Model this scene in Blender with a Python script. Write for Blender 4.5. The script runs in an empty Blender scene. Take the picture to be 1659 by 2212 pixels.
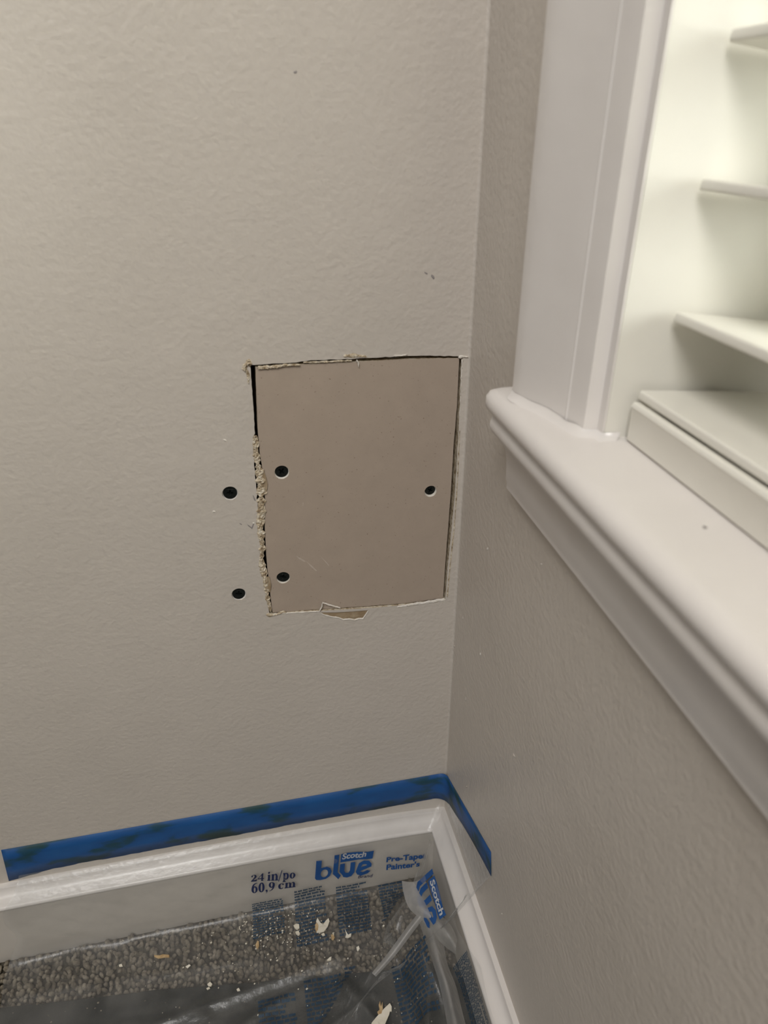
import bpy, bmesh, math, random
from mathutils import Vector, Matrix, noise, geometry
random.seed(7)
SC = bpy.context.scene
COL = SC.collection

# ------------------------------------------------------------------ camera
F_PX = 1501.9                                   # focal length in pixels of a 1659 x 2212 frame
ROT = Matrix(((0.97841274, 0.10637964, -0.17717754),
              (-0.2065975, 0.48234423, -0.85127053),
              (-0.00509729, 0.86949837, 0.49390951)))
EYE = Vector((-0.12599, -0.36526, 0.56433))
cd = bpy.data.cameras.new('camera')
cam = bpy.data.objects.new('camera', cd); COL.objects.link(cam)
cam.matrix_world = Matrix.Translation(EYE) @ ROT.to_4x4()
cd.sensor_fit = 'HORIZONTAL'; cd.sensor_width = 36.0
cd.lens = F_PX / 1659.0 * 36.0
cd.clip_start = 0.01
cd.dof.use_dof = True; cd.dof.focus_distance = 0.47; cd.dof.aperture_fstop = 16.0
SC.camera = cam

# ------------------------------------------------------------------ world, lights, exposure
w = bpy.data.worlds.new('room_light'); SC.world = w; w.use_nodes = True
bg = w.node_tree.nodes['Background']
bg.inputs[0].default_value = (1.0, 0.975, 0.95, 1); bg.inputs[1].default_value = 0.165

def area(name, loc, target, size, power, color):
    l = bpy.data.lights.new(name, 'AREA'); l.shape = 'RECTANGLE'
    l.size, l.size_y = size; l.energy = power; l.color = color
    o = bpy.data.objects.new(name, l); COL.objects.link(o)
    o.location = loc
    o.rotation_euler = (Vector(target) - Vector(loc)).to_track_quat('-Z', 'Y').to_euler()
    return o
area('added_room_fill', (-0.5, -1.0, 1.5), (-0.3, -0.2, 0.5), (0.5, 0.5), 13, (1.0, 0.98, 0.955))  # added unseen area light, placed to fit the brightness falloff on the walls
area('daylight_outside_window', (0.75, -0.6, 1.35), (0.0, -0.5, 1.05), (2.2, 2.2), 215, (1.0, 0.995, 0.945))

vs = SC.view_settings
vs.view_transform = 'Standard'; vs.look = 'None'; vs.gamma = 1.0; vs.use_curve_mapping = False
vs.exposure = 0.0
SC.cycles.use_denoising = True
SC.cycles.max_bounces = 10
SC.cycles.transparent_max_bounces = 24

# ------------------------------------------------------------------ measuring helpers: photo pixel -> point on a real surface
def ray(px, py):
    return ROT @ Vector((px - 829.5, 1106.0 - py, -F_PX))
def on_back(px, py, y=0.0):
    d = ray(px, py); return EYE + d * ((y - EYE.y) / d.y)
def on_right(px, py, x=0.0):
    d = ray(px, py); return EYE + d * ((x - EYE.x) / d.x)
def on_level(px, py, z=0.0):
    d = ray(px, py); return EYE + d * ((z - EYE.z) / d.z)

# ------------------------------------------------------------------ material helpers
def nm(name):
    m = bpy.data.materials.new(name); m.use_nodes = True
    nt = m.node_tree; b = nt.nodes['Principled BSDF']
    return m, nt, b
def N(nt, t, **kw):
    n = nt.nodes.new(t)
    for k, v in kw.items():
        if k in n.inputs.keys(): n.inputs[k].default_value = v
        else: setattr(n, k, v)
    return n
def coords(nt):
    return N(nt, 'ShaderNodeTexCoord').outputs['Object']
def ramp(nt, fac, stops):
    r = N(nt, 'ShaderNodeValToRGB'); nt.links.new(fac, r.inputs[0])
    e = r.color_ramp.elements
    while len(e) < len(stops): e.new(0.5)
    for i, (p, c) in enumerate(stops):
        e[i].position = p; e[i].color = (*c, 1) if len(c) == 3 else c
    return r.outputs[0]
def noise_fac(nt, co, scale, detail=3.0, rough=0.55):
    n = N(nt, 'ShaderNodeTexNoise'); n.inputs['Scale'].default_value = scale
    n.inputs['Detail'].default_value = detail; n.inputs['Roughness'].default_value = rough
    nt.links.new(co, n.inputs['Vector']); return n.outputs['Fac']
def bump(nt, b, h, strength, dist, prev=None):
    n = N(nt, 'ShaderNodeBump'); n.inputs['Strength'].default_value = strength
    n.inputs['Distance'].default_value = dist
    nt.links.new(h, n.inputs['Height'])
    if prev is not None: nt.links.new(prev, n.inputs['Normal'])
    nt.links.new(n.outputs[0], b.inputs['Normal']); return n.outputs[0]
def simple(name, c0, c1, scale, rough=0.5, bscale=None, bstr=0.1, bdist=0.001, detail=3, metallic=0.0):
    m, nt, b = nm(name); co = coords(nt)
    nt.links.new(ramp(nt, noise_fac(nt, co, scale, detail), [(0.35, c0), (0.65, c1)]), b.inputs['Base Color'])
    b.inputs['Roughness'].default_value = rough; b.inputs['Metallic'].default_value = metallic
    if bscale: bump(nt, b, noise_fac(nt, co, bscale, 2), bstr, bdist)
    return m

def mat_wall():
    m, nt, b = nm('greige_wall_paint'); co = coords(nt)
    nt.links.new(ramp(nt, noise_fac(nt, co, 9, 2), [(0.3, (0.588, 0.536, 0.474)), (0.7, (0.618, 0.564, 0.502))]), b.inputs['Base Color'])
    b.inputs['Roughness'].default_value = 0.42
    p = bump(nt, b, noise_fac(nt, co, 300, 1.5, 0.5), 0.42, 0.0009)
    bump(nt, b, noise_fac(nt, co, 45, 2, 0.5), 0.16, 0.003, p)
    return m
def mat_paper():
    m, nt, b = nm('drywall_face_paper'); co = coords(nt)
    base = ramp(nt, noise_fac(nt, co, 60, 5, 0.7), [(0.3, (0.415, 0.338, 0.270)), (0.7, (0.450, 0.366, 0.294))])
    sp = ramp(nt, noise_fac(nt, co, 900, 1, 0.4), [(0.72, (1, 1, 1)), (0.80, (0.55, 0.5, 0.46))])
    mx = N(nt, 'ShaderNodeMix', data_type='RGBA', blend_type='MULTIPLY'); mx.inputs[0].default_value = 1.0
    nt.links.new(base, mx.inputs[6]); nt.links.new(sp, mx.inputs[7])
    nt.links.new(mx.outputs[2], b.inputs['Base Color'])
    b.inputs['Roughness'].default_value = 0.8
    bump(nt, b, noise_fac(nt, co, 700, 3), 0.08, 0.0004)
    return m
def mat_trim(name, c0, c1, rough=0.3):
    m, nt, b = nm(name); co = coords(nt)
    nt.links.new(ramp(nt, noise_fac(nt, co, 25, 3), [(0.3, c0), (0.7, c1)]), b.inputs['Base Color'])
    b.inputs['Roughness'].default_value = rough
    p = bump(nt, b, noise_fac(nt, co, 120, 3), 0.10, 0.0012)
    bump(nt, b, noise_fac(nt, co, 30, 2), 0.10, 0.002, p)
    return m
def mat_tape():
    m, nt, b = nm('blue_crepe_tape'); co = coords(nt)
    mp = N(nt, 'ShaderNodeMapping'); mp.inputs['Scale'].default_value = (1, 1, 2.4)
    nt.links.new(co, mp.inputs[0])
    nt.links.new(ramp(nt, noise_fac(nt, mp.outputs[0], 24, 3, 0.5), [(0.36, (0.010, 0.098, 0.310)), (0.52, (0.009, 0.080, 0.262)), (0.58, (0.010, 0.062, 0.115)), (0.66, (0.012, 0.054, 0.058))]), b.inputs['Base Color'])
    b.inputs['Roughness'].default_value = 0.55
    mp2 = N(nt, 'ShaderNodeMapping'); mp2.inputs['Scale'].default_value = (3.0, 3.0, 0.25)
    nt.links.new(co, mp2.inputs[0])
    bump(nt, b, noise_fac(nt, mp2.outputs[0], 500, 2), 0.12, 0.0004)
    return m
def mat_film(name='clear_plastic_film', h0=0.07, h1=0.17):
    m = bpy.data.materials.new(name); m.use_nodes = True
    nt = m.node_tree; nt.nodes.clear()
    out = N(nt, 'ShaderNodeOutputMaterial'); co = coords(nt)
    tr = N(nt, 'ShaderNodeBsdfTransparent'); tr.inputs[0].default_value = (0.99, 0.995, 0.995, 1)
    df = N(nt, 'ShaderNodeBsdfDiffuse'); df.inputs[0].default_value = (0.74, 0.72, 0.69, 1)
    tl = N(nt, 'ShaderNodeBsdfTranslucent'); tl.inputs[0].default_value = (0.74, 0.72, 0.69, 1)
    mk = N(nt, 'ShaderNodeMixShader'); mk.inputs[0].default_value = 0.3
    nt.links.new(df.outputs[0], mk.inputs[1]); nt.links.new(tl.outputs[0], mk.inputs[2])
    body = N(nt, 'ShaderNodeMixShader')
    haze = N(nt, 'ShaderNodeMapRange'); haze.inputs[3].default_value = h0; haze.inputs[4].default_value = h1
    nt.links.new(noise_fac(nt, co, 38, 4, 0.6), haze.inputs[0]); haze.inputs[1].default_value = 0.35; haze.inputs[2].default_value = 0.7
    nt.links.new(haze.outputs[0], body.inputs[0])
    nt.links.new(tr.outputs[0], body.inputs[1]); nt.links.new(mk.outputs[0], body.inputs[2])
    gl = N(nt, 'ShaderNodeBsdfGlossy'); gl.inputs['Roughness'].default_value = 0.34
    gl.inputs[0].default_value = (1, 1, 1, 1)
    bp = N(nt, 'ShaderNodeBump'); bp.inputs['Strength'].default_value = 0.45; bp.inputs['Distance'].default_value = 0.0012
    nt.links.new(noise_fac(nt, co, 160, 3), bp.inputs['Height']); nt.links.new(bp.outputs[0], gl.inputs['Normal'])
    lw = N(nt, 'ShaderNodeLayerWeight'); lw.inputs[0].default_value = 0.5     # two-sided Schlick reflectance of a thin sheet
    nt.links.new(bp.outputs[0], lw.inputs[1])
    pw = N(nt, 'ShaderNodeMath', operation='POWER'); pw.inputs[1].default_value = 5.0
    nt.links.new(lw.outputs['Facing'], pw.inputs[0])
    fr = N(nt, 'ShaderNodeMath', operation='MULTIPLY_ADD'); fr.inputs[1].default_value = 0.85; fr.inputs[2].default_value = 0.045
    nt.links.new(pw.outputs[0], fr.inputs[0])
    fin = N(nt, 'ShaderNodeMixShader')
    nt.links.new(fr.outputs[0], fin.inputs[0])
    nt.links.new(body.outputs[0], fin.inputs[1]); nt.links.new(gl.outputs[0], fin.inputs[2])
    nt.links.new(fin.outputs[0], out.inputs[0])
    return m
def mat_glass():
    m = bpy.data.materials.new('window_glass'); m.use_nodes = True
    nt = m.node_tree; nt.nodes.clear(); out = N(nt, 'ShaderNodeOutputMaterial')
    tr = N(nt, 'ShaderNodeBsdfTransparent'); tr.inputs[0].default_value = (0.96, 0.98, 0.97, 1)
    gl = N(nt, 'ShaderNodeBsdfGlossy'); gl.inputs['Roughness'].default_value = 0.02
    fr = N(nt, 'ShaderNodeFresnel'); fr.inputs[0].default_value = 1.45
    mx = N(nt, 'ShaderNodeMixShader'); nt.links.new(fr.outputs[0], mx.inputs[0])
    nt.links.new(tr.outputs[0], mx.inputs[1]); nt.links.new(gl.outputs[0], mx.inputs[2])
    nt.links.new(mx.outputs[0], out.inputs[0]); return m
def mat_gypsum():
    m, nt, b = nm('torn_gypsum_edge'); co = coords(nt)
    nt.links.new(ramp(nt, noise_fac(nt, co, 330, 4, 0.7), [(0.32, (0.20, 0.135, 0.075)), (0.45, (0.46, 0.37, 0.25)), (0.56, (0.66, 0.58, 0.45)), (0.72, (0.74, 0.70, 0.62))]), b.inputs['Base Color'])
    b.inputs['Roughness'].default_value = 0.95
    bump(nt, b, noise_fac(nt, co, 900, 3), 0.5, 0.0008)
    return m
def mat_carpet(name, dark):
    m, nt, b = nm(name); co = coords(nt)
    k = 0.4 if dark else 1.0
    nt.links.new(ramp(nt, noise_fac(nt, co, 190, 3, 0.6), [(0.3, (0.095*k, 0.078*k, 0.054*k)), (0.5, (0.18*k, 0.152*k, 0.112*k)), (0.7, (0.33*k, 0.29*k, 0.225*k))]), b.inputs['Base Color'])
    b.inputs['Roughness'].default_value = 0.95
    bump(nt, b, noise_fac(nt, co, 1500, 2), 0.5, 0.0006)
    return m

M = dict(
    wall=mat_wall(), paper=mat_paper(), tape=mat_tape(), film=mat_film(), milky=mat_film('gathered_plastic_film', 0.42, 0.68), glass=mat_glass(), gyp=mat_gypsum(),
    trim=mat_trim('white_trim_paint', (0.745, 0.705, 0.670), (0.785, 0.745, 0.710)),
    face=mat_trim('greige_baseboard_paint', (0.62, 0.575, 0.515), (0.65, 0.605, 0.545), 0.4),
    shutter=mat_trim('cream_shutter_paint', (0.79, 0.765, 0.69), (0.82, 0.795, 0.72), 0.35),
    brown=simple('brown_paper_layer', (0.30, 0.215, 0.125), (0.42, 0.33, 0.22), 160, 0.9, 600, 0.3, 0.0005),
    fray=simple('frayed_white_paper', (0.68, 0.63, 0.55), (0.80, 0.76, 0.70), 200, 0.9),
    screw=simple('black_phosphate', (0.010, 0.013, 0.012), (0.022, 0.026, 0.024), 400, 0.42, 900, 0.2, 0.0003, metallic=0.6),
    cavity=simple('dark_wood_framing', (0.045, 0.032, 0.022), (0.075, 0.055, 0.038), 40, 0.9),
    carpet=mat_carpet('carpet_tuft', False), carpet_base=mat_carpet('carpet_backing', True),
    black=simple('flat_black', (0.006, 0.008, 0.006), (0.013, 0.015, 0.012), 120, 0.9, 700, 0.3, 0.001),
    ink=simple('blue_print_ink', (0.012, 0.075, 0.255), (0.018, 0.095, 0.30), 60, 0.5),
    navy=simple('navy_print_ink', (0.008, 0.017, 0.075), (0.012, 0.024, 0.095), 60, 0.5),
    teal=simple('blue_text_ink', (0.014, 0.042, 0.080), (0.022, 0.058, 0.105), 60, 0.5),
    scratch=simple('pale_scratch', (0.50, 0.43, 0.36), (0.56, 0.49, 0.42), 300, 0.9),
    knock=simple('unprinted_film_in_logo', (0.52, 0.53, 0.54), (0.58, 0.59, 0.60), 60, 0.5),
    flake=simple('cream_paint_flake', (0.74, 0.68, 0.55), (0.84, 0.79, 0.68), 90, 0.8),
    tan=simple('tan_paper_shred', (0.42, 0.27, 0.12), (0.60, 0.44, 0.25), 260, 0.9),
    mark=simple('grey_scuff', (0.26, 0.235, 0.225), (0.34, 0.31, 0.295), 300, 0.7),
)

# ------------------------------------------------------------------ object helpers
def link(name, me, mats, parent=None, smooth=False):
    o = bpy.data.objects.new(name, me); COL.objects.link(o)
    for m in (mats if isinstance(mats, (list, tuple)) else [mats]): me.materials.append(m)
    if smooth:
        for p in me.polygons: p.use_smooth = True
    if parent is not None: o.parent = parent
    return o
def obj(name, verts, faces, mats, parent=None, smooth=False, midx=None):
    me = bpy.data.meshes.new(name); me.from_pydata([tuple(v) for v in verts], [], faces); me.update()
    o = link(name, me, mats, parent, smooth)
    if midx: me.polygons.foreach_set('material_index', midx)
    return o
def bobj(name, bm, mats, parent=None, smooth=False):
    me = bpy.data.meshes.new(name)
    bmesh.ops.recalc_face_normals(bm, faces=bm.faces[:])
    bm.to_mesh(me); bm.free()
    return link(name, me, mats, parent, smooth)
def tag(o, label=None, cat=None, group=None, kind=None):
    if label: o['label'] = label
    if cat: o['category'] = cat
    if group: o['group'] = group
    if kind: o['kind'] = kind
    return o
def empty(name, loc=(0, 0, 0)):
    o = bpy.data.objects.new(name, None); COL.objects.link(o); o.location = loc
    o.empty_display_size = 0.02
    return o
def box_bm(bm, lo, hi):
    vs_ = [bm.verts.new((x, y, z)) for x in (lo[0], hi[0]) for y in (lo[1], hi[1]) for z in (lo[2], hi[2])]
    for f in ((0, 1, 3, 2), (4, 6, 7, 5), (0, 4, 5, 1), (2, 3, 7, 6), (0, 2, 6, 4), (1, 5, 7, 3)):
        bm.faces.new([vs_[i] for i in f])
def fill2d(loops):
    """outer loop + hole loops (2-D) -> verts, triangles"""
    pts = [p for l in loops for p in l]
    tris = geometry.tessellate_polygon([[Vector((p[0], p[1], 0)) for p in l] for l in loops])
    return pts, [tuple(t) for t in tris]
def sweep(name, prof, path, mats, parent=None, smooth=False, closed=True, facemat=None):
    """prof: list of 2-tuples; path: list of functions (a,b)->Vector ; closed profile loop with end caps"""
    n = len(prof); vs_ = []; fs = []; mi = []
    for fn in path: vs_ += [fn(a, b) for a, b in prof]
    for k in range(len(path) - 1):
        for i in range(n if closed else n - 1):
            j = (i + 1) % n
            fs.append((k*n+i, k*n+j, (k+1)*n+j, (k+1)*n+i)); mi.append(facemat(i) if facemat else 0)
    if closed:
        fs.append(tuple(range(n))); mi.append(0)
        fs.append(tuple((len(path)-1)*n + i for i in reversed(range(n)))); mi.append(0)
    o = obj(name, vs_, fs, mats, parent, False, mi)
    bm = bmesh.new(); bm.from_mesh(o.data); bmesh.ops.recalc_face_normals(bm, faces=bm.faces[:])
    bm.to_mesh(o.data); bm.free()
    if smooth:
        for p in o.data.polygons: p.use_smooth = True
        o.data.set_sharp_from_angle(angle=math.radians(38))
    return o
def arc(cx, cy, r, a0, a1, n):
    return [(cx + r*math.cos(math.radians(a0 + (a1-a0)*i/n)), cy + r*math.sin(math.radians(a0 + (a1-a0)*i/n))) for i in range(n+1)]
def dip(p):                                        # the floor and baseboards sag a little into the corner
    s = math.hypot(p[0], p[1]); return -0.0075 * math.exp(-s / 0.07)

# ================================================================== STRUCTURE
# ---- wall with the patched hole
def jag(points, amp, step, seed):
    """resample a px polyline and roughen it; returns px points"""
    out = []
    for k in range(len(points) - 1):
        a, b = Vector(points[k]), Vector(points[k+1]); n = max(1, int((b - a).length / step))
        nr = Vector((-(b-a).y, (b-a).x)).normalized()
        for i in range(n):
            t = i / n; p = a.lerp(b, t)
            d = 0 if i == 0 else amp * (noise.noise(Vector((p.x*0.11, p.y*0.11, seed))) + 0.7*noise.noise(Vector((p.x*0.4, p.y*0.4, seed+5))))
            out.append(tuple(p + nr * d))
    return out
top = [(541, 789), (552, 788), (600, 785), (640, 783), (672, 778), (740, 776), (860, 770), (930, 768), (1000, 770)]
rgt = [(1000, 770), (997, 830), (993, 880), (989, 960), (983, 1060), (976, 1140), (968, 1215), (962, 1296)]
bot = [(962, 1296), (900, 1304), (820, 1312), (700, 1319), (640, 1322), (583, 1328)]
lft = [(583, 1328), (574, 1290), (571, 1250), (560, 1215), (563, 1180), (562, 1150), (553, 1130), (557, 1100), (554, 1060), (551, 1020), (547, 980), (546, 945), (551, 936), (541, 789)]
hole_px = jag(top, 1.0, 9, 1) + jag(rgt, 0.8, 14, 2) + jag(bot, 1.2, 9, 3) + jag(lft, 1.8, 7, 4)
tear_px = [(692, 1323), (700, 1328), (716, 1332), (731, 1334), (742, 1338), (754, 1337), (766, 1339), (775, 1336), (784, 1336), (788, 1330), (796, 1318), (760, 1321), (725, 1323)]
def xz(px):
    p = on_back(*px); return (p.x, p.z)
hole = [xz(p) for p in hole_px]; tear = [xz(p) for p in tear_px]
SCREWS = [('wall', 497, 1066), ('wall', 516, 1284), ('patch', 609, 1022), ('patch', 931, 1063), ('patch', 612, 1250)]
RH = 0.0041
def ring(cx, cz, r, n=28): return [(cx + r*math.cos(2*math.pi*i/n), cz + r*math.sin(2*math.pi*i/n)) for i in range(n)]
wall_rings = [ring(*xz((px, py)), RH * 1.10) for k, px, py in SCREWS if k == 'wall']
def plate(name, outer, holes, y0, depth, mats, parent=None, edge_mi=0):
    loops = [outer] + holes
    pts, tris = fill2d(loops)
    vs_ = [(p[0], y0, p[1]) for p in pts]; n = len(vs_); fs = list(tris); mi = [0]*len(fs)
    vs_ += [(p[0], y0 + depth, p[1]) for p in pts]
    k = 0
    for l in loops:
        for i in range(len(l)):
            j = (i+1) % len(l); fs.append((k+i, k+j, n+k+j, n+k+i)); mi.append(edge_mi)
        k += len(l)
    fs += [tuple(n + i for i in reversed(t)) for t in tris]; mi += [0]*len(tris)
    o = obj(name, vs_, fs, mats, parent, False, mi)
    return o
wall_back = plate('wall_back', [(-2.2, -0.012), (0.1, -0.012), (0.1, 2.4), (-2.2, 2.4)], [hole, tear] + wall_rings, 0.0, 0.0127, [M['wall'], M['gyp']], None, 1)
tag(wall_back, 'greige painted drywall wall with a cut-out filled by a screwed patch', kind='structure')
# framing behind the hole
bm = bmesh.new(); box_bm(bm, (-0.19, 0.0128, 0.22), (0.06, 0.05, 0.56)); bobj('wood_backing', bm, M['cavity'], wall_back)
# softly caulked inside corner
pr = arc(-0.0015, -0.0015, 0.0015, 0, 90, 4) + [(0.0, 0.0)]
sweep('corner_caulk', [(a, b) for a, b in pr], [lambda a, b: Vector((a, b, 0.055)), lambda a, b: Vector((a, b, 2.3))], M['wall'], wall_back, True)
# torn-away paper under the patch: shallow hollow with brown layer and a frayed white rim
pts, tris = fill2d([tear])
obj('torn_paper_hollow', [(p[0], 0.0007 + 0.0004*noise.noise(Vector((p[0]*300, p[1]*300, 0))), p[1]) for p in pts], tris, M['brown'], wall_back)
def ribbon(name, px_pts, widths, mat, parent, lift=0.0008, y0=0.0, seed=0, amp=0.4, step=3.0, rough=0.0005):
    """lumpy ridge of crumbled material lying on the wall plane along a px polyline"""
    P, W = [], []
    for k in range(len(px_pts)-1):
        a, b = Vector(px_pts[k]), Vector(px_pts[k+1]); n = max(1, int((b-a).length/step))
        for i in range(n):
            P.append(a.lerp(b, i/n)); W.append(widths[k] + (widths[k+1]-widths[k])*i/n)
    P.append(Vector(px_pts[-1])); W.append(widths[-1])
    m_ = 7; vs_, fs = [], []
    for i, p in enumerate(P):
        t = (P[min(i+1, len(P)-1)] - P[max(i-1, 0)]).normalized(); nr = Vector((-t.y, t.x))
        wv = W[i] * (1 + amp * noise.noise(Vector((i*0.37, seed, 0.5))))
        if i in (0, len(P)-1): wv *= 0.25
        for j in range(m_):
            s = j/(m_-1)*2-1
            q = p + nr * (s * wv * 0.5 + 0.8*noise.noise(Vector((i*0.5, j*0.9, seed+3))))
            r_ = on_back(q.x, q.y)
            hgt = lift*(1-s*s) + rough*noise.noise(Vector((i*0.6, j*0.8, seed+9)))*(1.0 if abs(s) < 0.95 else 0.3)
            vs_.append((r_.x, y0 - hgt, r_.z))
    for i in range(len(P)-1):
        for j in range(m_-1):
            a = i*m_+j; fs.append((a, a+1, a+m_+1, a+m_))
    return obj(name, vs_, fs, mat, parent, False)
rim = [(692, 1323), (700, 1328), (716, 1332), (731, 1334), (742, 1338), (754, 1337), (766, 1339), (775, 1336), (784, 1336), (788, 1330), (796, 1318)]
ribbon('frayed_paper_rim', rim, [2, 2.2, 2.5, 2.5, 3, 2.5, 3, 2.5, 2.5, 2, 2], M['fray'], wall_back, 0.0006, seed=2, amp=0.3, rough=0.0002)
GB = dict(lft=[(551, 940), (553, 985), (560, 1020), (564, 1060), (564, 1100), (561, 1140), (566, 1180), (564, 1215), (572, 1250), (577, 1290), (585, 1322)])
ribbon('crumbled_gypsum', GB['lft'], [12, 15, 16, 19, 18, 17, 12, 17, 12, 12, 7], M['gyp'], wall_back, 0.0011, 0.0004, seed=11, amp=0.7, step=2.2, rough=0.0014)
ribbon('crumbled_gypsum', [(527, 800), (530, 788), (537, 784), (544, 784)], [8, 14, 14, 8], M['gyp'], wall_back, 0.0012, 0.0, seed=21, amp=0.7, step=2, rough=0.0012)
ribbon('crumbled_gypsum', [(533, 798), (537, 815), (536, 828)], [8, 6, 3], M['gyp'], wall_back, 0.0006, 0.0, seed=22, amp=0.6, step=2, rough=0.0006)
ribbon('crumbled_gypsum', [(556, 795), (590, 793), (618, 789), (648, 788)], [8, 7, 7, 4], M['gyp'], wall_back, 0.0008, 0.0003, seed=23, amp=0.8, step=2, rough=0.0010)
ribbon('crumbled_gypsum', [(655, 783), (700, 782), (760, 779)], [3, 4, 3], M['gyp'], wall_back, 0.0005, 0.0003, seed=24, amp=0.8, step=2, rough=0.0006)
ribbon('frayed_paper_rim', [(742, 769), (765, 768), (792, 770)], [7, 9, 3], M['gyp'], wall_back, 0.0006, 0.0, seed=25, amp=0.6, step=2, rough=0.0006)
ribbon('frayed_paper_rim', [(770, 777), (774, 784), (775, 793)], [3, 3, 2], M['fray'], wall_back, 0.0006, 0.0, seed=26, step=2)
ribbon('frayed_paper_rim', [(850, 769), (868, 768), (880, 766)], [3, 4, 2], M['fray'], wall_back, 0.0005, 0.0, seed=27, step=2)
ribbon('frayed_paper_rim', [(990, 772), (1000, 770), (1011, 771)], [4, 6, 2], M['fray'], wall_back, 0.0008, 0.0, seed=28, step=2, amp=0.8)
ribbon('frayed_paper_rim', [(999, 775), (997, 800), (995, 850), (993, 900)], [5, 3, 2, 2], M['fray'], wall_back, 0.0004, 0.0, seed=29, step=3, amp=0.6)
ribbon('frayed_paper_rim', [(993, 930), (988, 1040), (981, 1140), (973, 1215), (966, 1290)], [1.5, 2, 2.5, 2.5, 2.5], M['gyp'], wall_back, 0.0004, 0.0, seed=30, step=3, amp=0.8)
ribbon('frayed_paper_rim', [(858, 1311), (900, 1304), (930, 1300), (962, 1295)], [3, 6, 6, 7], M['fray'], wall_back, 0.0006, 0.0, seed=31, step=3, amp=0.4)
ribbon('frayed_paper_rim', [(590, 1326), (640, 1323), (690, 1320)], [3, 2.5, 2], M['fray'], wall_back, 0.0004, 0.0, seed=32, step=3, amp=0.4)
ribbon('frayed_paper_rim', [(575, 1327), (583, 1329), (600, 1326), (612, 1321), (618, 1323)], [6, 6, 4, 4, 2], M['gyp'], wall_back, 0.0008, 0.0, seed=33, step=2, amp=0.6)
ribbon('frayed_paper_rim', [(690, 1319), (695, 1310), (697, 1301), (720, 1308), (735, 1312)], [2.5, 2.5, 2, 1.2, 1.2], M['fray'], wall_back, 0.0012, 0.0, seed=34, step=2)
# small scuffs, nibs and chips in the paint
def blot(name, cx, cy, rx, ry, mat, parent, plane='back', rot=0.0, h=0.00025, seed=0):
    vs_, fs = [], []
    f = on_back if plane == 'back' else on_right
    n = 9; c = f(cx, cy); nrm = Vector((0, -1, 0)) if plane == 'back' else Vector((-1, 0, 0))
    vs_.append(c + nrm*h)
    for i in range(n):
        a = 2*math.pi*i/n; k = 1 + 0.45*noise.noise(Vector((i*1.3, seed, 1.0)))
        u, v = rx*k*math.cos(a), ry*k*math.sin(a)
        vs_.append(f(cx + u*math.cos(rot)-v*math.sin(rot), cy + u*math.sin(rot)+v*math.cos(rot)) + nrm*0.00004)
    for i in range(n): fs.append((0, 1+i, 1+(i+1) % n))
    return obj(name, vs_, fs, mat, parent)
for i, (cx, cy, rx, ry, rt) in enumerate([(638, 156, 3.5, 4.5, 0.9), (920, 590, 4, 2, 0.6), (935, 598, 3, 6, -0.5), (546, 1136, 1.6, 7, 0.3), (539, 1137, 6, 1.4, 0.7), (520, 1132, 3, 1.2, 0.4), (549, 1076, 1.6, 7, -0.4), (553, 965, 1.3, 14, -0.1)]):
    blot('paint_scuff', cx, cy, rx, ry, M['mark'], wall_back, 'back', rt, 0.0002, i)
for i, (cx, cy, rx, ry, rt) in enumerate([(486, 951, 5, 2.2, 0.5), (462, 1105, 4, 3, 0), (548, 1130, 3, 2, 0.2)]):
    blot('paint_chip', cx, cy, rx, ry, M['fray'], wall_back, 'back', rt, 0.0005, 20+i)

# ---- window wall with the opening
YJ, YO, ZS, ZT = -0.1512, -0.86, 0.4609, 1.75
bm = bmesh.new()
TH = 0.11
box_bm(bm, (0, YJ + 0.0125, -0.012), (TH, 0.0, 2.4)); box_bm(bm, (0, -2.2, -0.012), (TH, YO - 0.0125, 2.4))
box_bm(bm, (0, YO - 0.0125, -0.012), (TH, YJ + 0.0125, ZS - 0.02)); box_bm(bm, (0, YO - 0.0125, ZT + 0.0125), (TH, YJ + 0.0125, 2.4))
wall_right = tag(bobj('wall_right', bm, M['wall']), 'greige painted wall below and beside the shuttered window', kind='structure')
for i, (cx, cy, rx, ry, rt) in enumerate([(1053, 1186, 2, 4, 0.2), (1000, 1335, 1.6, 4, 0), (1006, 1510, 1.6, 6, 0), (1038, 1413, 1.3, 4, 0), (982, 1396, 1.6, 2, 0), (1111, 1632, 1.5, 7, -0.5), (1170, 1219, 2.5, 2, 0), (1008, 1699, 2, 3, 0), (1182, 2020, 1.8, 2, 0), (1084, 1974, 2, 2, 0)]):
    blot('paint_nib', cx, cy, rx, ry, M['wall'] if i % 3 else M['fray'], wall_right, 'right', rt, 0.0006, 40+i)

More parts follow.
